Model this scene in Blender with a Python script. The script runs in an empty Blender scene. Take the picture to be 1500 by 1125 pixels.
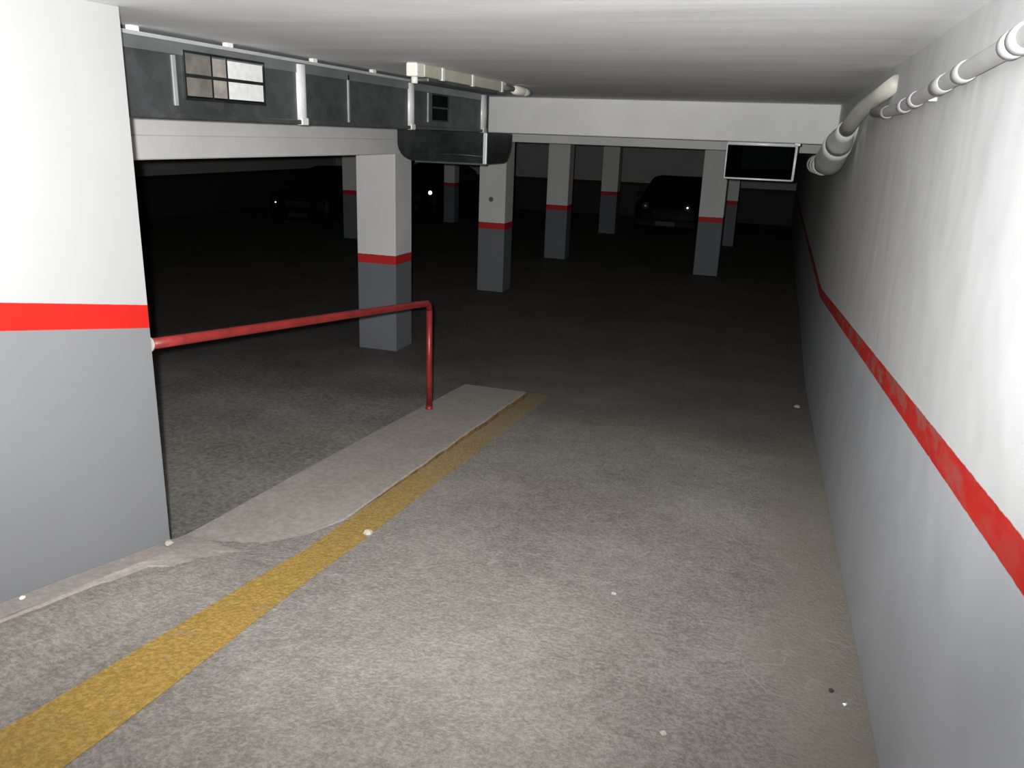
import bpy, bmesh, math, random
from mathutils import Vector, Matrix
random.seed(7)
S = bpy.context.scene
C = S.collection
CEIL = 2.87
XR = 0.53            # right wall face
YB = 8.7             # foot of the ramp
EYE = 2.44

def rz(y): return max(0.0, 0.089 * (YB - y))
def lift(x, y):
    """the ramp sweeps up a little towards the foot of the left wall"""
    t = min(1.0, max(0.0, (-2.08 - x) / 0.42)); t = t * t * (3 - 2 * t)
    return t * min(0.22, max(0.0, 0.105 * (2.95 - y)))
def rzx(x, y): return rz(y) + lift(x, y)

# ------------------------------------------------------------------ materials
def new_mat(name):
    m = bpy.data.materials.new(name); m.use_nodes = True
    nt = m.node_tree; nt.nodes.clear()
    out = nt.nodes.new('ShaderNodeOutputMaterial'); b = nt.nodes.new('ShaderNodeBsdfPrincipled')
    nt.links.new(b.outputs[0], out.inputs[0])
    return m, nt, b
def N(nt, t, **kw):
    n = nt.nodes.new(t)
    for k, v in kw.items(): setattr(n, k, v)
    return n
def setin(nt, sock, v):
    if isinstance(v, bpy.types.NodeSocket): nt.links.new(v, sock)
    else: sock.default_value = v
def math_(nt, op, a, b=0.0, c=None, clamp=False):
    n = N(nt, 'ShaderNodeMath', operation=op, use_clamp=clamp)
    setin(nt, n.inputs[0], a); setin(nt, n.inputs[1], b)
    if c is not None: setin(nt, n.inputs[2], c)
    return n.outputs[0]
def noise(nt, scale, detail=4, rough=0.6, vec=None):
    n = N(nt, 'ShaderNodeTexNoise')
    n.inputs['Scale'].default_value = scale; n.inputs['Detail'].default_value = detail
    n.inputs['Roughness'].default_value = rough
    if vec is None:
        vec = N(nt, 'ShaderNodeNewGeometry').outputs['Position']
    nt.links.new(vec, n.inputs['Vector'])
    return n.outputs['Fac']
def scaled(nt, sx, sy, sz):
    g = N(nt, 'ShaderNodeNewGeometry'); v = N(nt, 'ShaderNodeVectorMath', operation='MULTIPLY')
    nt.links.new(g.outputs['Position'], v.inputs[0]); v.inputs[1].default_value = (sx, sy, sz)
    return v.outputs[0]
def ramp01(nt, f, lo, hi):
    n = N(nt, 'ShaderNodeMapRange'); n.interpolation_type = 'SMOOTHSTEP'
    setin(nt, n.inputs[0], f); n.inputs[1].default_value = lo; n.inputs[2].default_value = hi
    return n.outputs[0]
def mix(nt, f, a, b):
    n = N(nt, 'ShaderNodeMix', data_type='RGBA')
    setin(nt, n.inputs[0], f)
    setin(nt, n.inputs[6], a if isinstance(a, bpy.types.NodeSocket) else (*a, 1))
    setin(nt, n.inputs[7], b if isinstance(b, bpy.types.NodeSocket) else (*b, 1))
    return n.outputs[2]
def bump(nt, b, h, strength, dist=0.01):
    n = N(nt, 'ShaderNodeBump'); n.inputs['Strength'].default_value = strength; n.inputs['Distance'].default_value = dist
    setin(nt, n.inputs['Height'], h); nt.links.new(n.outputs[0], b.inputs['Normal'])
def simple(name, col, rough=0.6, metal=0.0, var=0.12, scale=6, bmp=0.0, bscale=60, spec=None):
    m, nt, b = new_mat(name)
    f = ramp01(nt, noise(nt, scale), 0.3, 0.7)
    d = tuple(c * (1 - var) for c in col); l = tuple(min(1, c * (1 + var)) for c in col)
    nt.links.new(mix(nt, f, d, l), b.inputs['Base Color'])
    b.inputs['Roughness'].default_value = rough; b.inputs['Metallic'].default_value = metal
    if spec is not None: b.inputs['Specular IOR Level'].default_value = spec
    if bmp: bump(nt, b, noise(nt, bscale, 3), bmp)
    return m

def painted(name, slope, y0, low, high, white, red, grey, wear=0.0, edge=0.004, dirt=0.06, bmp=0.25):
    """white above a red band above grey; the band follows z = low + slope*(y0-y)."""
    m, nt, b = new_mat(name)
    g = N(nt, 'ShaderNodeNewGeometry'); s = N(nt, 'ShaderNodeSeparateXYZ'); nt.links.new(g.outputs['Position'], s.inputs[0])
    k = math_(nt, 'MAXIMUM', math_(nt, 'MULTIPLY', math_(nt, 'SUBTRACT', y0, s.outputs[1]), slope), 0.0)
    h = math_(nt, 'SUBTRACT', s.outputs[2], k)
    wob = math_(nt, 'MULTIPLY', math_(nt, 'SUBTRACT', noise(nt, 22, 3), 0.5), edge * 4)
    h = math_(nt, 'ADD', h, wob)
    up = ramp01(nt, h, high - 0.002, high + 0.002)
    lo = ramp01(nt, h, low - 0.002, low + 0.002)
    cl = ramp01(nt, noise(nt, 2.2, 5), 0.3, 0.72)
    wv = mix(nt, cl, tuple(c * (1 - dirt) for c in white), white)
    gv = mix(nt, cl, tuple(c * (1 - dirt * 1.4) for c in grey), grey)
    sc = ramp01(nt, noise(nt, 26, 5, 0.7, scaled(nt, 1, 1, 0.35)), 0.70, 0.80)
    gv = mix(nt, math_(nt, 'MULTIPLY', sc, 0.16), gv, tuple(min(1, c * 1.5) for c in grey))
    rv = mix(nt, cl, tuple(c * 0.85 for c in red), red)
    if wear > 0:
        wn = ramp01(nt, noise(nt, 1.0, 6, 0.72, scaled(nt, 3, 4, 11)), 0.46, 0.66)
        near = ramp01(nt, s.outputs[1], 1.5, 3.2)
        wn = math_(nt, 'MULTIPLY', math_(nt, 'MULTIPLY', wn, wear), math_(nt, 'ADD', math_(nt, 'MULTIPLY', near, 0.8), 0.2))
        rv = mix(nt, wn, rv, (0.27, 0.15, 0.12))
    col = mix(nt, up, mix(nt, lo, gv, rv), wv)
    nt.links.new(col, b.inputs['Base Color'])
    b.inputs['Roughness'].default_value = 0.62; b.inputs['Specular IOR Level'].default_value = 0.25
    hb = math_(nt, 'ADD', math_(nt, 'MULTIPLY', noise(nt, 2.4, 2), 1.6), math_(nt, 'MULTIPLY', noise(nt, 30, 2), 0.03))
    bump(nt, b, hb, bmp, 0.02)
    return m

WHITE = (0.80, 0.79, 0.77); RED = (0.56, 0.020, 0.014); GREY = (0.185, 0.198, 0.212)
M = {}
M['col'] = painted('column_paint', 0.0, 0, 1.0, 1.1, WHITE, (0.62, 0.03, 0.03), GREY, bmp=0.1)
M['wr'] = painted('right_wall_paint', 0.0925, 8.6, 1.0, 1.092, (0.62, 0.625, 0.62), RED, (0.48, 0.498, 0.525), wear=0.85, edge=0.002, dirt=0.07, bmp=0.30)
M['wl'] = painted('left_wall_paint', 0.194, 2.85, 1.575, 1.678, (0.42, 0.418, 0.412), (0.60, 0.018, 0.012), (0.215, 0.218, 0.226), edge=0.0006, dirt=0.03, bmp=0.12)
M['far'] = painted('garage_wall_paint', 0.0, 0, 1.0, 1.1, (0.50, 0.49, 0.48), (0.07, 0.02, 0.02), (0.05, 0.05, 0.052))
M['beam'] = simple('white_beam_plaster', (0.86, 0.85, 0.835), 0.75, var=0.04, scale=2, bmp=0.12, bscale=20, spec=0.2)

def ceiling_mat():
    m, nt, b = new_mat('ceiling_plaster')
    a = noise(nt, 1.0, 5, 0.6, scaled(nt, 0.55, 3.0, 1)); c = noise(nt, 1.6, 4)
    f = ramp01(nt, math_(nt, 'ADD', math_(nt, 'MULTIPLY', a, 0.7), math_(nt, 'MULTIPLY', c, 0.3)), 0.33, 0.66)
    nt.links.new(mix(nt, f, (0.78, 0.79, 0.80), (0.90, 0.905, 0.91)), b.inputs['Base Color'])
    b.inputs['Roughness'].default_value = 0.8; b.inputs['Specular IOR Level'].default_value = 0.2
    bump(nt, b, noise(nt, 1.0, 4, 0.6, scaled(nt, 0.8, 3.0, 1)), 0.22, 0.02)
    return m
M['ceil'] = ceiling_mat()

def concrete_colour(nt, dark, light, fine=55):
    big = ramp01(nt, noise(nt, 1.1, 5, 0.6), 0.32, 0.70)
    mid = ramp01(nt, noise(nt, 14, 5, 0.7), 0.30, 0.72)
    grit = ramp01(nt, noise(nt, fine, 4, 0.75), 0.36, 0.66)
    f = math_(nt, 'ADD', math_(nt, 'ADD', math_(nt, 'MULTIPLY', big, 0.3), math_(nt, 'MULTIPLY', mid, 0.25)), math_(nt, 'MULTIPLY', grit, 0.45))
    return mix(nt, f, dark, light), grit, mid
RD, RL = (0.165, 0.147, 0.126), (0.43, 0.40, 0.355)
def ramp_mat(name, paint=None):
    m, nt, b = new_mat(name)
    col, grit, mid = concrete_colour(nt, RD, RL)
    s = N(nt, 'ShaderNodeSeparateXYZ'); nt.links.new(N(nt, 'ShaderNodeNewGeometry').outputs['Position'], s.inputs[0])
    # smoother trowelled cement beside the right wall
    sm = ramp01(nt, math_(nt, 'ADD', s.outputs[0], math_(nt, 'MULTIPLY', noise(nt, 3, 4), 0.5)), 0.25, 0.62)
    col = mix(nt, math_(nt, 'MULTIPLY', sm, 0.75), col, (0.285, 0.262, 0.215))
    # pale scratched lines in the cement
    w = N(nt, 'ShaderNodeTexVoronoi', feature='DISTANCE_TO_EDGE'); w.inputs['Scale'].default_value = 1.1
    v = N(nt, 'ShaderNodeVectorMath', operation='ADD'); nt.links.new(N(nt, 'ShaderNodeNewGeometry').outputs['Position'], v.inputs[0])
    nz = N(nt, 'ShaderNodeTexNoise'); nz.inputs['Scale'].default_value = 2.5; nt.links.new(N(nt, 'ShaderNodeNewGeometry').outputs['Position'], nz.inputs['Vector'])
    nt.links.new(nz.outputs['Color'], v.inputs[1]); nt.links.new(v.outputs[0], w.inputs['Vector'])
    ln = math_(nt, 'SUBTRACT', 1.0, ramp01(nt, w.outputs['Distance'], 0.003, 0.012))
    ln = math_(nt, 'MULTIPLY', ln, ramp01(nt, noise(nt, 1.7, 2), 0.5, 0.62))
    col = mix(nt, math_(nt, 'MULTIPLY', ln, 0.35), col, (0.45, 0.42, 0.375))
    # light fall-off painted darker towards the foot of the ramp, with a patchy edge
    falloff = ramp01(nt, math_(nt, 'ADD', s.outputs[1], math_(nt, 'MULTIPLY', math_(nt, 'SUBTRACT', noise(nt, 1.5, 5), 0.5), 2.6)), 4.6, 7.6)
    col = mix(nt, math_(nt, 'MULTIPLY', falloff, 0.55), col, (0.075, 0.07, 0.062))
    if paint:
        pc = mix(nt, grit, tuple(c * 0.62 for c in paint), paint)
        we = ramp01(nt, noise(nt, 17, 6, 0.75), 0.56, 0.72)
        far = ramp01(nt, s.outputs[1], 2.6, 6.6)
        we = math_(nt, 'ADD', math_(nt, 'MULTIPLY', we, 0.55), math_(nt, 'MULTIPLY', far, 0.62), clamp=True)
        col = mix(nt, we, pc, col)
    nt.links.new(col, b.inputs['Base Color'])
    b.inputs['Roughness'].default_value = 0.85; b.inputs['Specular IOR Level'].default_value = 0.15
    bump(nt, b, math_(nt, 'ADD', grit, mid), 0.45, 0.006)
    return m
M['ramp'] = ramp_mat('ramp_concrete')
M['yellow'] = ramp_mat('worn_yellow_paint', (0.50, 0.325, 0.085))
def kerb_mats():
    m, nt, b = new_mat('kerb_cement')
    col, grit, mid = concrete_colour(nt, (0.28, 0.25, 0.215), (0.44, 0.405, 0.36), 30)
    st = ramp01(nt, noise(nt, 9, 3), 0.73, 0.78)
    col = mix(nt, math_(nt, 'MULTIPLY', st, 0.6), col, (0.16, 0.13, 0.11))
    nt.links.new(col, b.inputs['Base Color']); b.inputs['Roughness'].default_value = 0.85
    b.inputs['Specular IOR Level'].default_value = 0.15
    bump(nt, b, grit, 0.2, 0.004)
    return m
M['kerb'] = kerb_mats()
M['kerbside'] = simple('kerb_side_faded_yellow', (0.20, 0.125, 0.04), 0.9, var=0.4, scale=14)
def floor_mat():
    m, nt, b = new_mat('garage_floor_dark')
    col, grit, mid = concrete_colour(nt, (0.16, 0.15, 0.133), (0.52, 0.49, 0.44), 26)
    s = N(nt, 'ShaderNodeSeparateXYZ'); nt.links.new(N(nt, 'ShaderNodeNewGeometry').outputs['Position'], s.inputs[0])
    # flash fall-off painted as a darker floor deeper in, with a blotchy edge
    falloff = ramp01(nt, math_(nt, 'ADD', s.outputs[1], math_(nt, 'MULTIPLY', math_(nt, 'SUBTRACT', noise(nt, 0.9, 5), 0.5), 4.0)), 4.8, 8.6)
    col = mix(nt, math_(nt, 'MULTIPLY', falloff, 0.72), col, (0.045, 0.043, 0.04))
    nt.links.new(col, b.inputs['Base Color'])
    b.inputs['Roughness'].default_value = 0.7; b.inputs['Specular IOR Level'].default_value = 0.15
    bump(nt, b, grit, 0.3, 0.004)
    return m
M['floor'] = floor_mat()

def galv(name, base, rough, lo=0.75, spangle=14):
    m, nt, b = new_mat(name)
    vo = N(nt, 'ShaderNodeTexVoronoi'); vo.inputs['Scale'].default_value = spangle
    nt.links.new(N(nt, 'ShaderNodeNewGeometry').outputs['Position'], vo.inputs['Vector'])
    sp = N(nt, 'ShaderNodeSeparateColor'); nt.links.new(vo.outputs['Color'], sp.inputs[0])
    f = math_(nt, 'ADD', math_(nt, 'MULTIPLY', sp.outputs[0], 0.35), math_(nt, 'MULTIPLY', ramp01(nt, noise(nt, 2.5, 5), 0.3, 0.7), 0.65))
    nt.links.new(mix(nt, f, tuple(c * lo for c in base), base), b.inputs['Base Color'])
    b.inputs['Metallic'].default_value = 0.85
    b.inputs['Roughness'].default_value = rough
    return m
M['galv'] = galv('galvanised_sheet', (0.25, 0.272, 0.27), 0.52, 0.5)
M['galvdark'] = galv('dull_galvanised_sheet', (0.085, 0.098, 0.092), 0.45, 0.35)
M['fold'] = galv('pale_folded_zinc', (0.50, 0.54, 0.53), 0.42)
M['strip'] = simple('bright_joint_strip', (0.95, 0.96, 0.95), 0.35, metal=0.1, var=0.05, scale=30)
M['rim'] = simple('bright_zinc_rim', (0.75, 0.77, 0.76), 0.4, metal=0.5, var=0.05)
M['black'] = simple('black_duct_shade', (0.004, 0.006, 0.006), 0.9, var=0.3, spec=0.1)  # near-black colour standing in for the shade inside duct openings
M['seam'] = simple('zinc_seam', (0.55, 0.56, 0.55), 0.45, metal=0.5)
M['paneA'] = simple('white_grille_slat', (0.88, 0.88, 0.86), 0.5, var=0.06, scale=25)
M['paneB'] = simple('beige_grille_slat', (0.35, 0.32, 0.28), 0.6, var=0.2, scale=12)
M['paneC'] = simple('tan_grille_slat', (0.17, 0.155, 0.13), 0.6, var=0.25, scale=12)
M['pvc'] = simple('cream_pvc', (0.58, 0.56, 0.44), 0.5, var=0.08)
M['pvcw'] = simple('pale_pvc', (0.86, 0.85, 0.76), 0.4, var=0.05)
M['tip'] = simple('glossy_white_cap', (0.92, 0.90, 0.80), 0.3, var=0.03)
M['dull'] = simple('dull_grey_conduit', (0.30, 0.29, 0.28), 0.6)
M['pipe'] = simple('white_painted_pipe', (0.44, 0.44, 0.43), 0.6, var=0.05)
M['pipec'] = simple('cream_grey_plastic', (0.50, 0.49, 0.42), 0.5, var=0.08)
M['pipeg'] = simple('grey_drain_plastic', (0.62, 0.635, 0.61), 0.42, var=0.08)
M['pipebk'] = simple('dusty_pipe_groove', (0.16, 0.16, 0.155), 0.7)
M['red'] = simple('red_rail_enamel', (0.24, 0.022, 0.02), 0.36, var=0.25, scale=9)
M['carp'] = simple('black_car_paint', (0.004, 0.004, 0.005), 0.5, var=0.1, spec=0.15)
M['carg'] = simple('car_window_glass', (0.003, 0.004, 0.005), 0.3, spec=0.2)
M['tyre'] = simple('tyre_rubber', (0.012, 0.012, 0.012), 0.85)
M['lamp'] = simple('headlamp_reflector', (0.95, 0.95, 0.90), 0.26, metal=1.0, var=0.02)
M['hub'] = simple('wheel_hub', (0.02, 0.02, 0.02), 0.5, metal=0.3)
M['plate'] = simple('number_plate_blank', (0.03, 0.03, 0.028), 0.5, var=0.02)
M['stone'] = simple('pale_stone', (0.50, 0.46, 0.39), 0.8, var=0.1, scale=40)
M['stoned'] = simple('dark_crumb', (0.06, 0.055, 0.045), 0.9)
M['spot'] = simple('dull_spot', (0.16, 0.16, 0.14), 0.9)
M['glint'] = simple('crumpled_foil', (0.95, 0.95, 0.95), 0.28, metal=1.0, var=0.02)

# ------------------------------------------------------------------ mesh helpers
def box(bm, x0, x1, y0, y1, z0, z1, mi=0):
    v = [bm.verts.new(p) for p in ((x0,y0,z0),(x1,y0,z0),(x1,y1,z0),(x0,y1,z0),(x0,y0,z1),(x1,y0,z1),(x1,y1,z1),(x0,y1,z1))]
    fs = []
    for q in ((3,2,1,0),(4,5,6,7),(0,1,5,4),(1,2,6,5),(2,3,7,6),(3,0,4,7)):
        f = bm.faces.new([v[i] for i in q]); f.material_index = mi; fs.append(f)
    return v, fs
def bbox(x0, x1, y0, y1, z0, z1, bev=0.0, seg=2):
    bm = bmesh.new(); box(bm, x0, x1, y0, y1, z0, z1)
    if bev: bmesh.ops.bevel(bm, geom=bm.edges[:], offset=bev, segments=seg, profile=0.5, affect='EDGES')
    return bm
def tube(bm, pts, rad, n=20, caps=True):
    pts = [Vector(p) for p in pts]; rs = rad if isinstance(rad, (list, tuple)) else [rad] * len(pts)
    rings = []; up = None
    for i, p in enumerate(pts):
        a = pts[max(i-1, 0)]; b = pts[min(i+1, len(pts)-1)]
        if (b-a).length < 1e-9: d = (pts[-1]-pts[0]).normalized()
        else: d = (b - a).normalized()
        if up is None:
            up = Vector((0,0,1)) if abs(d.z) < 0.9 else Vector((1,0,0))
        s = d.cross(up).normalized(); u = s.cross(d).normalized(); up = u
        rings.append([bm.verts.new(p + (s*math.cos(2*math.pi*k/n) + u*math.sin(2*math.pi*k/n)) * rs[i]) for k in range(n)])
    for i in range(len(rings)-1):
        for k in range(n):
            f = bm.faces.new((rings[i][k], rings[i][(k+1)%n], rings[i+1][(k+1)%n], rings[i+1][k])); f.smooth = True
    if caps:
        bm.faces.new(rings[0][::-1]); bm.faces.new(rings[-1])
    return bm
def obj(name, bm, mats, parent=None, smooth=False):
    bmesh.ops.recalc_face_normals(bm, faces=bm.faces[:])
    me = bpy.data.meshes.new(name); bm.to_mesh(me); bm.free()
    if smooth:
        for p in me.polygons: p.use_smooth = True
    o = bpy.data.objects.new(name, me); C.objects.link(o)
    for m in (mats if isinstance(mats, (list, tuple)) else [mats]): me.materials.append(m)
    if parent:
        o.parent = parent
        o.matrix_parent_inverse = Matrix.Translation(parent.location).inverted() if parent.type == 'EMPTY' and parent.parent is None else Matrix()
    return o
def part(name, bm, mats, parent, smooth=False):
    """mesh given in world coordinates, parented to a thing (or a part of one)"""
    o = obj(name, bm, mats, None, smooth)
    o.parent = parent
    p = parent
    w = Matrix.Translation(p.location) @ Matrix.Rotation(p.rotation_euler.z, 4, 'Z') if p.type == 'EMPTY' else None
    o.matrix_parent_inverse = w.inverted() if w else (p.matrix_parent_inverse if False else Matrix())
    return o
def tag(o, label, cat, group=None, kind=None):
    o['label'] = label; o['category'] = cat
    if group: o['group'] = group
    if kind: o['kind'] = kind
    return o
def thing(name, label, cat, loc=(0,0,0), group=None):
    e = bpy.data.objects.new(name, None); C.objects.link(e); e.location = loc; e.empty_display_size = 0.1
    return tag(e, label, cat, group)
def sub(name, bm, mats, parent, smooth=False):
    """a sub-part: parent is a mesh part already in world coordinates through its own inverse"""
    o = obj(name, bm, mats, None, smooth); o.parent = parent
    o.matrix_parent_inverse = parent.matrix_parent_inverse.copy()
    # cancel the grandparent's placement: parent.world = G.world @ inv = identity, so no inverse is needed
    o.matrix_parent_inverse = Matrix()
    return o
def struct(name, bm, mats, label, cat, smooth=False):
    return tag(obj(name, bm, mats, None, smooth), label, cat, kind='structure')

# ------------------------------------------------------------------ the setting
LX, FY, BY = -15.6, 27.6, -3.0
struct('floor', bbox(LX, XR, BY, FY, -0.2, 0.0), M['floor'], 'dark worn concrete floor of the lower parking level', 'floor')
struct('ceiling', bbox(LX, XR + 0.3, BY, FY, CEIL, CEIL + 0.25), M['ceil'], 'low pale plaster ceiling with faint cross streaks', 'ceiling')
struct('wall_right', bbox(XR, XR + 0.3, BY, FY + 0.3, -0.2, CEIL), M['wr'], 'long white wall on the right, grey below a worn sloping red band', 'wall')
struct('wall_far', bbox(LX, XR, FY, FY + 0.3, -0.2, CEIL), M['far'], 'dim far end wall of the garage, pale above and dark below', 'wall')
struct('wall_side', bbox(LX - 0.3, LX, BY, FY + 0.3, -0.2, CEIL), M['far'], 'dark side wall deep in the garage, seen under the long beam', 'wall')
struct('wall_left', bbox(-2.87, -2.55, BY, 2.85, 0.0, CEIL, 0.004, 1), M['wl'], 'near wall end on the left, bright white over red band over grey', 'wall')

# ramp: a wedge of concrete
bm = bmesh.new()
ys = [BY + (YB - BY) * i / 40 for i in range(41)]
RX = (-2.5, -2.42, -2.34, -2.26, -2.18, -2.08, -1.5, -0.5, XR); NR = len(RX)
top = [[bm.verts.new((x, y, rzx(x, y))) for x in RX] for y in ys]
for i in range(40):
    for k in range(NR - 1): bm.faces.new((top[i][k], top[i][k+1], top[i+1][k+1], top[i+1][k]))
bl = [[bm.verts.new((x, y, -0.02)) for y in ys] for x in (-2.5, XR)]
for i in range(40):
    bm.faces.new((top[i][0], top[i+1][0], bl[0][i+1], bl[0][i])); bm.faces.new((top[i+1][-1], top[i][-1], bl[1][i], bl[1][i+1]))
bm.faces.new([top[0][k] for k in range(NR)] + [bl[1][0], bl[0][0]])
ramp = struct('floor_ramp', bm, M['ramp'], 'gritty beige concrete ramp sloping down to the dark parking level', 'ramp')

# yellow edge line painted on the ramp (a part of the ramp)
bm = bmesh.new(); rows = []
for i in range(90):
    y = -1.0 + 7.95 * i / 89
    xl = -2.09 + 0.0 if y < 1.2 else (-2.09 + (y - 1.2) * 0.075 if y < 3.0 else -1.952)
    xr = -1.762
    j = 0.004 * math.sin(y * 4.1) + random.uniform(-0.003, 0.003)
    rows.append([bm.verts.new((x, y, rz(y) + 0.003)) for x in (xl + j * (y < 3.2), (xl+xr)/2, xr + j)])
for a, b in zip(rows, rows[1:]):
    for k in range(2): bm.faces.new((a[k], a[k+1], b[k+1], b[k]))
yl = obj('yellow_edge_line', bm, M['yellow'], ramp); yl['label'] = 'worn yellow line along the kerb'

# kerb: cement fillet along the wall end, then a low kerb beside the drop
st = [(-3.0, -2.42, 0.02, -0.004), (1.0, -2.42, 0.02, -0.004), (1.95, -2.41, 0.018, -0.004), (2.3, -2.40, 0.018, -0.003), (2.55, -2.36, 0.016, -0.003), (2.75, -2.26, 0.012, -0.002),
      (2.95, -2.12, 0.009, -0.002), (3.15, -2.03, 0.010, -0.001), (3.45, -1.975, 0.016, 0.004), (4.0, -1.955, 0.026, 0.018), (5.0, -1.95, 0.036, 0.034), (6.0, -1.95, 0.042, 0.042), (6.78, -1.95, 0.046, 0.046)]
bm = bmesh.new(); secs = []
for i in range(len(st) - 1):
    a, b = st[i], st[i+1]; n = max(2, int((b[0]-a[0]) / 0.12))
    for q in range(n + (i == len(st) - 2)):
        t = q / n; y, xr, dl, dr = (a[k] + (b[k]-a[k]) * t for k in range(4))
        w = random.uniform(-0.006, 0.006) * (1 if y > 3.3 else 3); L = [rzx(x, y) for x in (-2.546, -2.45, (-2.5 + xr)/2, xr)]
        if y > 2.85: L = [rz(y)] * 4
        secs.append([bm.verts.new(p) for p in ((-2.548, y, L[0] - 0.06), (-2.546, y, L[0] + dl), (-2.45, y, L[1] + dl * 0.9 + dr * 0.1), ((-2.5 + xr)/2, y, L[2] + dl*0.45 + dr*0.55),
                     (xr - 0.012 + w, y, L[3] + dr), (xr + w, y, L[3] + dr - 0.005), (xr + w + 0.006, y, L[3] - 0.03))])
for a, b in zip(secs, secs[1:]):
    for k in range(6):
        f = bm.faces.new((a[k], a[k+1], b[k+1], b[k])); f.material_index = 1 if (k == 5 and a[0].co.y > 3.4) else 0
bm.faces.new(secs[0]); bm.faces.new(secs[-1][::-1])
# left drop face down to the garage floor
kl = [bm.verts.new((-2.548, s[0].co.y, 0.0)) for s in secs]
for i in range(len(secs)-1): bm.faces.new((secs[i][0], secs[i+1][0], kl[i+1], kl[i]))
struct('kerb', bm, [M['kerb'], M['kerbside']], 'smooth pale cement kerb between the ramp and the drop to the floor', 'kerb')

# beams
bm = bbox(-4.46, -3.985, BY, 8.76, 2.2, 2.36, 0.008, 1)
box(bm, -4.44, -4.0, BY, 8.74, 2.36, CEIL)
struct('beam', bm, M['beam'], 'long white beam over the opening, running from the wall end to the nearest column', 'beam')
struct('beam', bbox(-4.46, XR, 9.7, 10.05, 2.465, CEIL, 0.008, 1), M['beam'], 'white cross beam facing the ramp, between the metal duct and the right wall', 'beam')
struct('beam', bbox(LX, XR, 12.42, 12.86, 2.345, CEIL, 0.008, 1), M['beam'], 'grey shaded cross beam just below and behind the white cross beam', 'beam')
struct('beam', bbox(LX, XR, 16.6, 17.0, 2.40, CEIL, 0.008, 1), M['beam'], 'dim cross beam over the third column row', 'beam')
struct('beam', bbox(LX, XR, 22.0, 22.4, 2.40, CEIL, 0.008, 1), M['beam'], 'dim cross beam over the farthest column row', 'beam')

# ------------------------------------------------------------------ columns
def column(x0, x1, y0, y1, top, label, group='square columns of the parking level'):
    bm = bmesh.new(); v, fs = box(bm, x0, x1, y0, y1, 0.0, top)
    ed = [e for e in bm.edges if abs(e.verts[0].co.z - e.verts[1].co.z) > 1]
    bmesh.ops.bevel(bm, geom=ed, offset=0.008, segments=2, profile=0.5, affect='EDGES')
    return tag(obj('column', bm, M['col']), label, 'column', group, 'thing')
c1 = column(-4.46, -3.985, 8.32, 8.75, 2.2, 'nearest square column, beside the red handrail, white over red band over grey')
c2 = column(-4.50, -4.06, 12.44, 12.85, 2.345, 'second column behind the hanging duct hood, with a small dark spot on its white face')
column(-4.53, -4.08, 16.62, 17.0, 2.40, 'third column back, right of the one with the dark spot')
column(-4.50, -4.06, 22.0, 22.38, 2.40, 'dim narrow column far back, standing between the dark gaps right of the third column')
column(-1.37, -0.915, 16.0, 16.4, CEIL, 'column at the left edge of the open black duct mouth, red band low on it')
column(-1.30, -0.90, 21.05, 21.45, CEIL, 'faint far column peeping out under the open duct mouth')
column(-9.57, -9.05, 17.2, 17.6, CEIL, 'shadowy column half hidden behind the left edge of the nearest column')
column(-9.02, -8.70, 22.0, 22.35, 2.40, 'dim column seen in the gap between nearest and second columns')
bm = bmesh.new(); tube(bm, [(-4.297, 12.443, 1.463), (-4.297, 12.432, 1.463)], [0.042, 0.03], 14)
s = sub('spot', bm, M['spot'], c2); s['label'] = 'small dark round spot'

# ------------------------------------------------------------------ handrail
hr = thing('handrail', 'red tubular handrail from the left wall end down to a post on the kerb', 'handrail', (-2.47, 5.72, rz(5.72)))
A = Vector((-2.575, 2.86, 1.496)); B = Vector((-2.47, 5.66, 1.185)); Bp = Vector((-2.468, 5.76, 0.30))
crv = [A + (B - A) * (i / 10) for i in range(11)]
crv += [B + Vector((0.001, 0.045, -0.006)), B + Vector((0.001, 0.075, -0.025)), B + Vector((0.001, 0.09, -0.06))]
part('top_rail', tube(bmesh.new(), crv, 0.025), M['red'], hr, True)
part('post', tube(bmesh.new(), [crv[-1] + Vector((0,0,0.002)), (-2.47, 5.755, 0.7), Bp], 0.0235), M['red'], hr, True)
part('wall_flange', tube(bmesh.new(), [(-2.577, 2.851, 1.497), (-2.577, 2.862, 1.496)], 0.036, 20), M['kerb'], hr)['label'] = 'pale mounting disc on the wall end'
part('base_collar', tube(bmesh.new(), [(-2.468, 5.757, 0.335), (-2.468, 5.757, 0.29)], [0.027, 0.033], 20), M['red'], hr, True)

# ------------------------------------------------------------------ air duct hung under the ceiling
DX0, DX1, DZ0, DZ1 = -3.58, -2.97, 2.465, 2.825
ad = thing('air_duct', 'galvanised rectangular air duct hung along the ceiling left of the ramp', 'duct', (-3.27, 3.0, DZ0))
joints = [0.6, 4.80, 6.57, 8.30]
for a, b in ((-2.9, 0.6), (0.6, 4.80), (4.80, 6.57), (6.57, 8.35)):
    bm = bmesh.new(); box(bm, DX0, DX1, a + 0.005, b - 0.005, DZ0, DZ1)
    bmesh.ops.bevel(bm, geom=bm.edges[:], offset=0.004, segments=1, affect='EDGES')
    sec = part('duct_section', bm, M['galv'], ad)
def halfround(x, y, z0, z1, r):
    bm = bmesh.new(); n = 12
    prof = [(x - 0.004, y - r)] + [(x + 0.55 * r * math.sin(math.pi * k / n), y - r * math.cos(math.pi * k / n)) for k in range(n + 1)] + [(x - 0.004, y + r)]
    lo = [bm.verts.new((px, py, z0)) for px, py in prof]; hi = [bm.verts.new((px, py, z1)) for px, py in prof]
    for i in range(len(prof) - 1):
        f = bm.faces.new((lo[i], lo[i+1], hi[i+1], hi[i])); f.smooth = True
    bm.faces.new(lo[::-1]); bm.faces.new(hi); bm.faces.new((lo[-1], lo[0], hi[0], hi[-1]))
    return bm
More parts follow.
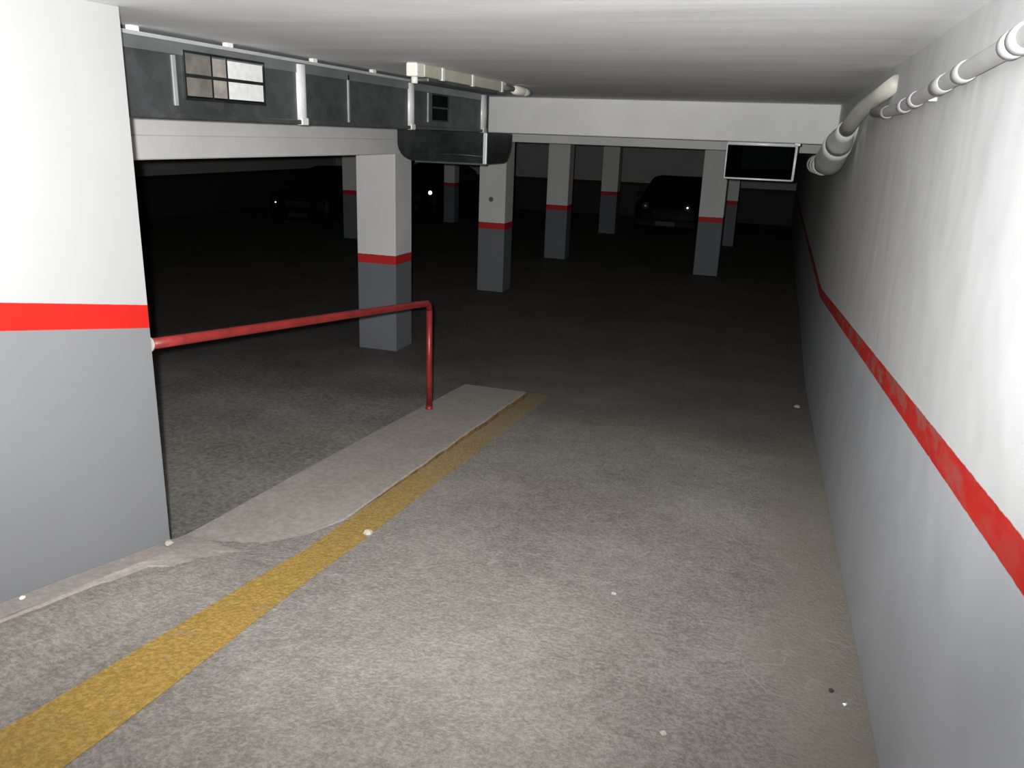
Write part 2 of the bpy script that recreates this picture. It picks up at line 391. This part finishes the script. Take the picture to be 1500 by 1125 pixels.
for y, r in ((4.83, 0.048), (6.50, 0.050), (8.27, 0.062)):
    js = part('joint_strip', halfround(DX1, y, DZ0 + 0.005, DZ1 - 0.005, r), M['strip'], ad); js['label'] = 'bright vertical joint strip'
    bm = bbox(DX1 - 0.01, DX1 + 0.030, y - r * 0.8, y + r * 0.8, DZ0 - 0.010, DZ0 + 0.035, 0.006)
    sub('corner_bracket', bm, M['pvcw'], js)
for y in (3.655, 5.45, 6.86):
    h0 = DZ0 + (0.06 if y != 5.45 else 0.01)
    part('seam', bbox(DX1 - 0.002, DX1 + 0.006, y - 0.009 - (0.006 if y < 4 else 0), y + 0.009, h0, DZ1 - 0.06 + (0.04 if y == 5.45 else 0)), M['seam'], ad)
# top rim with hanger clips, and the lower lip
part('top_rim', bbox(DX1 - 0.02, DX1 + 0.012, -2.9, 6.50, DZ1 + 0.004, DZ1 + 0.022), M['rim'], ad)['label'] = 'thin bright rim along the top edge'
part('upper_fold', bbox(DX1 - 0.01, DX1 + 0.006, -2.9, 8.20, DZ1 - 0.055, DZ1 + 0.003), M['fold'], ad)
for y in (3.40, 4.12, 5.01, 5.85, 2.6):
    part('hanger_clip', bbox(DX1 - 0.025, DX1 + 0.006, y - 0.028, y + 0.028, DZ1 + 0.018, CEIL, 0.002, 1), M['tip'], ad)
bm = bbox(DX1 - 0.02, DX1 + 0.022, -2.9, 8.35, DZ0 - 0.006, DZ0 + 0.022, 0.004, 1)
part('lower_lip', bm, M['galv'], ad)
part('end_flange', bbox(DX0 - 0.01, DX1 + 0.012, 8.352, 8.40, DZ0 - 0.008, DZ1, 0.004, 1), M['galvdark'], ad)
# grilles: frame, dark throat, slats
def grille(y0, y1, z0, z1, cols, rows):
    """frame (part) on the duct face, blades and mullions as sub-parts"""
    X = DX1; t = 0.012
    bm = bmesh.new()
    box(bm, X - 0.004, X + 0.012, y0 - t, y1 + t, z1, z1 + t); box(bm, X - 0.004, X + 0.012, y0 - t, y1 + t, z0 - t, z0)
    box(bm, X - 0.004, X + 0.012, y0 - t, y0, z0, z1); box(bm, X - 0.004, X + 0.012, y1, y1 + t, z0, z1)
    fr = part('grille', bm, M['galvdark'], ad)
    sub('throat', bbox(X + 0.001, X + 0.0035, y0, y1, z0, z1), M['black'], fr)
    dz = (z1 - z0) / rows
    for r in range(rows):
        for (a, b, m) in cols:
            if m: sub('louvre_blade', bbox(X + 0.004, X + 0.0075, y0 + a*(y1-y0) + 0.006, y0 + b*(y1-y0) - 0.006, z0 + r*dz + 0.009, z0 + (r+1)*dz - 0.009), m, fr)
    for r in range(1, rows):
        sub('crossbar', bbox(X + 0.004, X + 0.011, y0, y1, z0 + r*dz - 0.008, z0 + r*dz + 0.008), M['galvdark'], fr)
    for (a, b, m) in cols[1:]:
        yy = y0 + a * (y1 - y0); sub('mullion', bbox(X + 0.004, X + 0.010, yy - 0.006, yy + 0.006, z0, z1), M['galvdark'], fr)
grille(3.73, 4.415, 2.568, 2.785, [(0, 0.31, M['paneC']), (0.31, 0.50, M['paneB']), (0.50, 1.0, M['paneA'])], 2)
grille(6.93, 7.30, 2.545, 2.755, [(0, 1.0, None)], 2)
# hood hanging under the end of the duct
bm = bmesh.new(); v, fs = box(bm, -3.975, -2.955, 8.36, 9.20, 2.142, 2.458)
def edge_between(bm, f):
    return [e for e in bm.edges if f(e.verts[0].co) and f(e.verts[1].co)]
e1 = edge_between(bm, lambda c: c.z < 2.2 and c.x < -3.9)
r1 = bmesh.ops.bevel(bm, geom=e1, offset=0.19, segments=8, profile=0.5, affect='EDGES')
e2 = edge_between(bm, lambda c: c.z < 2.2 and c.y > 9.15)
bmesh.ops.bevel(bm, geom=e2, offset=0.28, segments=8, profile=0.5, affect='EDGES')
hood = part('duct_hood', bm, M['galvdark'], ad); hood['label'] = 'dark hood with rounded lower corners under the duct end'
sub('hood_flange', bbox(-2.985, -2.945, 8.335, 8.365, 2.14, 2.455, 0.006), M['strip'], hood)
bm = bmesh.new(); tube(bm, [(-3.78, 8.357, 2.215), (-3.3, 8.357, 2.228), (-2.98, 8.357, 2.215)], 0.006, 8)
sub('stiffening_rib', bm, M['galv'], hood)
sub('bottom_fold', bbox(-3.76, -2.95, 8.34, 8.37, 2.128, 2.146), M['galv'], hood)

# ------------------------------------------------------------------ open duct mouth under the cross beam
vd = thing('ventilation_duct', 'open-ended rectangular duct with bright rim and black inside, under the cross beam', 'duct', (-0.21, 9.0, 2.1))
bm = bmesh.new()
x0, x1, z0, z1 = -0.55, 0.125, 2.098, 2.443
for (a, b, c, d) in ((x0, x1, z1 - 0.006, z1), (x0, x1, z0, z0 + 0.006), (x0, x0 + 0.006, z0 + 0.006, z1 - 0.006), (x1 - 0.006, x1, z0 + 0.006, z1 - 0.006)):
    box(bm, a, b, 9.0, 12.38, c, d)
part('duct_body', bm, M['galvdark'], vd)
bm = bmesh.new()
for (a, b, c, d) in ((x0 + 0.0065, x1 - 0.0065, z1 - 0.012, z1 - 0.0065), (x0 + 0.0065, x1 - 0.0065, z0 + 0.0065, z0 + 0.012), (x0 + 0.0065, x0 + 0.012, z0 + 0.012, z1 - 0.012), (x1 - 0.012, x1 - 0.0065, z0 + 0.012, z1 - 0.012)):
    box(bm, a, b, 9.02, 12.37, c, d)
box(bm, x0 + 0.0065, x1 - 0.0065, 12.30, 12.36, z0 + 0.0065, z1 - 0.0065)
part('inside_shade', bm, M['black'], vd)  # black sheets added to paint the shade inside the bare metal duct
bm = bmesh.new()
rim = part('mouth_rim', tube(bm, [(x0, 8.985, z1), (x1 + 0.01, 8.985, z1)], 0.017, 12), M['strip'], vd)
bm = tube(bmesh.new(), [(x0, 8.985, z0), (x1, 8.985, z0)], 0.009, 12); tube(bm, [(x1, 8.985, z0), (x1 + 0.004, 8.985, z1)], 0.013, 12); tube(bm, [(x0, 8.985, z0), (x0, 8.985, z1)], 0.006, 12)
part('side_rim', bm, M['strip'], vd)
part('hanger_bracket', bbox(x1 - 0.03, x1 + 0.02, 9.0, 9.03, z1 + 0.005, CEIL - 0.0, 0.002, 1) if False else bbox(x1 - 0.02, x1 + 0.035, 8.97, 9.02, z1 - 0.005, z1 + 0.022, 0.004, 1), M['pvcw'], vd)
for x in (x0 + 0.05, x1 - 0.05):
    part('hanger_rod', tube(bmesh.new(), [(x, 10.4, z1 - 0.002), (x, 10.4, CEIL + 0.002)], 0.006, 8), M['dull'], vd)

# ------------------------------------------------------------------ cream trunking on the ceiling
tr = thing('cable_trunking', 'cream boxed trunking on the ceiling by the duct end, with conduit and white tip', 'trunking', (-2.36, 5.0, CEIL))
part('end_block', bbox(-2.40, -2.32, 5.18, 5.30, 2.785, CEIL, 0.010), M['pvcw'], tr)
part('end_socket', tube(bmesh.new(), [(-2.365, 5.24, 2.787), (-2.365, 5.24, 2.745)], 0.022, 16), M['pvcw'], tr, True)
ya = 5.30
for yb in (5.62, 6.22, 6.93):
    part('trunking_section', bbox(-2.41, -2.32, ya + 0.004, yb - 0.004, 2.79, CEIL, 0.008), M['pvc'], tr)
    part('joint_cover', bbox(-2.417, -2.314, yb - 0.022, yb + 0.022, 2.782, CEIL, 0.004), M['pvcw'], tr)
    ya = yb
part('lower_channel', bbox(-2.435, -2.30, 5.32, 6.94, 2.762, 2.784, 0.004), M['galv'], tr)
part('conduit', tube(bmesh.new(), [(-2.36, 6.90, 2.832), (-2.34, 7.35, 2.832)], 0.022, 16), M['dull'], tr, True)
part('conduit_clip', bbox(-2.385, -2.34, 7.02, 7.09, 2.848, CEIL, 0.004), M['tip'], tr)
part('end_cap', tube(bmesh.new(), [(-2.345, 7.30, 2.825), (-2.335, 7.33, 2.825), (-2.31, 7.46, 2.822), (-2.305, 7.49, 2.822)], [0.028, 0.04, 0.04, 0.03], 18), M['tip'], tr, True)
part('end_shade', tube(bmesh.new(), [(-2.305, 7.485, 2.82), (-2.285, 7.62, 2.815)], [0.036, 0.026], 18), M['pvc'], tr, True)

# ------------------------------------------------------------------ pipes along the right wall
wp = thing('water_pipe', 'thin white painted pipe with sockets along the top of the right wall', 'pipe', (0.49, 2.9, 2.66))
def pz(y): return 2.693 - 0.034 * (y - 2.3) if y < 4.3 else 2.625 + 0.0 * y
P = [(0.494, y, pz(y)) for y in [-2.9 + 0.4 * i for i in range(19)]] + [(0.49, 4.9, 2.625), (0.47, 5.3, 2.64)]
part('pipe_run', tube(bmesh.new(), P, 0.027, 20), M['pipe'], wp, True)
for y, l, r in ((2.27, 0.035, 0.035), (2.36, 0.03, 0.034), (2.93, 0.05, 0.032), (3.30, 0.09, 0.031), (3.88, 0.05, 0.032), (4.20, 0.05, 0.032), (4.9, 0.08, 0.032)):
    part('socket', tube(bmesh.new(), [(0.494, y - l, pz(y - l)), (0.494, y - l + 0.006, pz(y - l)), (0.494, y + l - 0.006, pz(y + l)), (0.494, y + l, pz(y + l))], [r - 0.006, r, r, r - 0.006], 20), M['pipe'], wp, True)
for y in (1.4, 3.6):
    part('wall_clamp', bbox(0.50, XR + 0.002, y - 0.015, y + 0.015, pz(y) - 0.03, pz(y) + 0.03, 0.004), M['pipe'], wp)
dp = thing('drain_pipe', 'fat pale drain pipe bending down from the ceiling corner and under the cross beam', 'pipe', (0.40, 6.6, 2.5))
part('upper_pipe', tube(bmesh.new(), [(0.525, 4.95, 2.775), (0.475, 5.25, 2.725), (0.425, 5.62, 2.665), (0.41, 6.1, 2.60), (0.40, 6.5, 2.54)], [0.042, 0.043, 0.046, 0.05, 0.054], 24), M['pipec'], dp, True)
part('reducer', tube(bmesh.new(), [(0.402, 6.35, 2.565), (0.40, 6.5, 2.535), (0.396, 6.75, 2.49), (0.393, 6.85, 2.465)], [0.058, 0.066, 0.090, 0.100], 24), M['pipeg'], dp, True)
part('large_socket', tube(bmesh.new(), [(0.393, 6.83, 2.47), (0.39, 7.0, 2.44), (0.385, 7.4, 2.365), (0.38, 7.6, 2.33), (0.38, 7.63, 2.325)], [0.100, 0.108, 0.116, 0.120, 0.112], 28), M['pipeg'], dp, True)
part('lower_pipe', tube(bmesh.new(), [(0.38, 7.55, 2.335), (0.378, 8.2, 2.285), (0.375, 9.5, 2.262), (0.372, 11.5, 2.225), (0.37, 13.4, 2.19)], 0.083, 24), M['pipebk'], dp, True)
for y, z in ((8.5, 2.28), (9.3, 2.266), (10.2, 2.25)):
    part('rib_ring', tube(bmesh.new(), [(0.376, y - 0.07, z + 0.002), (0.376, y - 0.05, z), (0.376, y + 0.05, z), (0.376, y + 0.07, z - 0.002)], [0.083, 0.101, 0.101, 0.083], 24), M['pipeg'], dp, True)
part('inspection_cap', tube(bmesh.new(), [(0.44, 6.25, 2.62), (0.455, 6.19, 2.66)], 0.03, 16), M['pipebk'], dp, True)
part('side_branch', tube(bmesh.new(), [(0.46, 6.45, 2.60), (0.485, 6.9, 2.50), (0.488, 7.6, 2.36)], 0.028, 16), M['pipeg'], dp, True)

# ------------------------------------------------------------------ dark parked cars
def car(cx, fy, L, W, H, lamp_z, label, lampdx, aim=1, plate_z=0.36, lr=0.05):
    """front faces -y (towards the ramp)"""
    t = thing('car', label, 'car', (cx, fy + L/2, 0), 'cars parked in the dark garage')
    hw = W / 2
    prof = [(0.05, 0.22), (0.0, 0.42), (0.02, 0.72), (0.10, 0.86), (0.9, 0.98), (1.05, 1.0), (1.65, H - 0.04), (1.95, H), (L - 0.9, H - 0.02), (L - 0.35, H - 0.18), (L - 0.08, 0.98), (L, 0.7), (L - 0.02, 0.35), (L - 0.1, 0.22)]
    bm = bmesh.new(); cols = []
    for k, (s, ins) in enumerate(((-1, 1.0), (-0.86, 0.0), (0.0, 0.0), (0.86, 0.0), (1, 1.0))):
        col = []
        for (py, pzv) in prof:
            tum = 0.0 if pzv < 1.0 else (pzv - 1.0) / max(0.01, H - 1.0) * 0.2
            yy = fy + py; zz = pzv
            if abs(s) == 1:
                yy = fy + L/2 + (py - L/2) * 0.97; zz = pzv - (0.03 if pzv > 0.8 else 0)
            elif abs(s) > 0.5:
                yy = fy + L/2 + (py - L/2) * 0.995
            col.append(bm.verts.new((cx + s * (hw - tum), yy, zz)))
        cols.append(col)
    n = len(prof)
    for a, b in zip(cols, cols[1:]):
        for i in range(n):
            f = bm.faces.new((a[i], a[(i+1) % n], b[(i+1) % n], b[i])); f.smooth = True
    bm.faces.new(cols[0]); bm.faces.new(cols[-1][::-1])
    body = part('car_body', bm, M['carp'], t)
    # windscreen and side windows, just proud of the body
    def quad(ps, off):
        b2 = bmesh.new(); off = Vector(off)
        a = [b2.verts.new(Vector(p)) for p in ps]; c = [b2.verts.new(Vector(p) + off) for p in ps]
        b2.faces.new(a); b2.faces.new(c[::-1])
        for i in range(4): b2.faces.new((a[i], a[(i+1) % 4], c[(i+1) % 4], c[i]))
        return b2
    part('windscreen', quad([(cx - hw*0.78, fy + 1.10, 1.035), (cx + hw*0.78, fy + 1.10, 1.035), (cx + hw*0.66, fy + 1.62, H - 0.07), (cx - hw*0.66, fy + 1.62, H - 0.07)], (0, -0.02, 0.02)), M['carg'], t)
    for sgn in (-1, 1):
        xa, xb = cx + sgn * (hw - 0.01), cx + sgn * (hw - 0.16)
        part('side_window', quad([(xa, fy + 1.35, 1.03), (xa, fy + L - 0.5, 1.03), (xb, fy + L - 0.85, H - 0.12), (xb, fy + 1.85, H - 0.12)], (sgn * 0.015, 0, 0.004)), M['carg'], t)
        for yy in (fy + 0.75, fy + L - 0.7):
            xw = cx + sgn * (hw - 0.10)
            wh = part('wheel', tube(bmesh.new(), [(xw - 0.095, yy, 0.31), (xw - 0.075, yy, 0.31), (xw + 0.075, yy, 0.31), (xw + 0.095, yy, 0.31)], [0.27, 0.31, 0.31, 0.27], 28), M['tyre'], t)
            sub('hub_cap', tube(bmesh.new(), [(xw + sgn*0.09, yy, 0.31), (xw + sgn*0.105, yy, 0.31)], [0.19, 0.15], 20), M['hub'], wh)
        xm = cx + sgn * (hw + 0.06)
        part('wing_mirror', bbox(xm - 0.08, xm + 0.08, fy + 1.18, fy + 1.27, 0.97, 1.09, 0.03), M['carp'], t)
        lx = cx + sgn * lampdx; p0 = Vector((lx, fy - 0.005, lamp_z)); d = (Vector((0.0, 0.0, EYE)) - p0).normalized()
        if sgn != aim: d = Vector((0, -1, 0))
        hl = part('headlamp', tube(bmesh.new(), [p0 + Vector((0, 0.10, 0)), p0 + Vector((0, 0.0, 0))], [0.10, 0.085], 20), M['hub'], t)
        sub('reflector', tube(bmesh.new(), [p0 - d * 0.004, p0 + d * 0.022], [lr, lr * 0.96], 20), M['lamp'], hl)
    part('number_plate', bbox(cx - 0.26, cx + 0.26, fy - 0.018, fy + 0.02, plate_z - 0.055, plate_z + 0.055, 0.004), M['plate'], t)
    part('front_bumper', bbox(cx - hw*0.96, cx + hw*0.96, fy - 0.012, fy + 0.12, 0.24, 0.48, 0.05, 3), M['carp'], t)
    part('radiator_grille', bbox(cx - 0.35, cx + 0.35, fy - 0.012, fy + 0.08, 0.56, 0.70, 0.02), M['tyre'], t)
    return t
car(-10.17, 22.2, 3.9, 1.70, 1.52, 0.775, 'dark car with one bright headlamp in the gap right of the nearest column', 0.645, 1, 0.33, 0.055)
car(-2.72, 21.9, 3.9, 1.66, 1.50, 0.80, 'black car with a pinpoint headlamp glint, left of the column at the duct mouth', 0.545, 1, 0.36, 0.022)
car(-11.28, 18.0, 3.9, 1.70, 1.48, 0.64, 'black car barely visible in the dark opening left of the nearest column', 0.62, -1, 0.36, 0.016)

# ------------------------------------------------------------------ litter on the ramp
def rock(r, sq=0.6, seed=0):
    rnd = random.Random(seed); bm = bmesh.new(); bmesh.ops.create_icosphere(bm, subdivisions=2, radius=r)
    for v in bm.verts:
        v.co *= rnd.uniform(0.78, 1.1); v.co.z = max(v.co.z * sq, -r * 0.3)
    return bm
def litter(x, y, r, mat, name, label, cat, seed=0, up=0.0, sq=0.6):
    o = obj(name, rock(r, sq, seed), M[mat]); o.location = (x, y, rzx(x, y) + up + r * 0.27); o.rotation_euler.z = seed
    return tag(o, label, cat)
litter(-1.775, 3.36, 0.026, 'stone', 'pebble', 'pale pebble on the edge of the yellow line', 'pebble', 1)
litter(-0.482, 3.23, 0.013, 'stone', 'paper_scrap', 'tiny white scrap in the middle of the ramp', 'litter', 2, 0, 0.3)
litter(0.452, 2.72, 0.012, 'glint', 'foil_scrap', 'shiny foil scrap on the ramp by the right wall', 'litter', 3, 0.001, 0.8)
litter(0.410, 2.795, 0.011, 'stoned', 'dark_crumb', 'dark crumb beside the shiny scrap near the right wall', 'litter', 4)
litter(-0.143, 2.30, 0.011, 'stone', 'grit_chip', 'pale chip low on the ramp, right of centre', 'pebble', 5)
litter(0.42, 7.79, 0.03, 'kerb', 'mortar_lump', 'grey lump at the foot of the right wall by the ramp bottom', 'pebble', 6)
litter(-2.50, 2.78, 0.024, 'kerb', 'mortar_crumb', 'mortar crumb at the foot of the left wall end', 'litter', 7, 0.02, 0.7)
litter(-2.515, 2.02, 0.012, 'tip', 'paint_flake', 'white flake at the foot of the left wall, beside the mortar strip', 'litter', 8, 0.02)

# ------------------------------------------------------------------ camera, flash, world
R = Matrix(((0.952, -0.121, 0.282), (0.305, 0.268, -0.914), (0.035, 0.956, 0.292)))
f_, cx_, cy_ = 1193.0, 750.0, 562.5
def dirv(p): return Vector((p[0] - cx_, -(p[1] - cy_), -f_)).normalized()
Yc = dirv((1148, 213)); Zc = -dirv((605, 4472)); Zc = (Zc - Yc * Zc.dot(Yc)).normalized(); Xc = Yc.cross(Zc)
R = Matrix((Xc, Yc, Zc))
cam = bpy.data.cameras.new('camera'); co = bpy.data.objects.new('camera', cam); C.objects.link(co)
cam.sensor_width = 36.0; cam.lens = f_ / 1500.0 * 36.0; cam.clip_start = 0.02; cam.clip_end = 200
co.matrix_world = Matrix.Translation((0, 0, EYE)) @ R.to_4x4()
S.camera = co

def lamp(name, kind, offset, aim, energy, **kw):
    l = bpy.data.lights.new(name, kind); l.energy = energy
    for k, v in kw.items(): setattr(l, k, v)
    o = bpy.data.objects.new(name, l); C.objects.link(o)
    o.location = Vector((0, 0, EYE)) + R @ Vector(offset)
    d = R @ dirv(aim)
    o.rotation_euler = d.to_track_quat('-Z', 'Y').to_euler()
    return o
fl = lamp('camera_flash', 'SPOT', (-0.055, 0.035, 0.0), (625, 240), 1300, spot_size=math.radians(94), spot_blend=1.0, shadow_soft_size=0.02, color=(0.98, 0.99, 1.0))
fl.scale = (1.4, 1.0, 1.0)

w = bpy.data.worlds.new('dark'); S.world = w; w.use_nodes = True
w.node_tree.nodes['Background'].inputs[0].default_value = (0.9, 0.95, 1.0, 1); w.node_tree.nodes['Background'].inputs[1].default_value = 0.002
S.view_settings.view_transform = 'Standard'; S.view_settings.look = 'None'
S.view_settings.exposure = 0.0; S.view_settings.gamma = 1.0; S.view_settings.use_curve_mapping = False
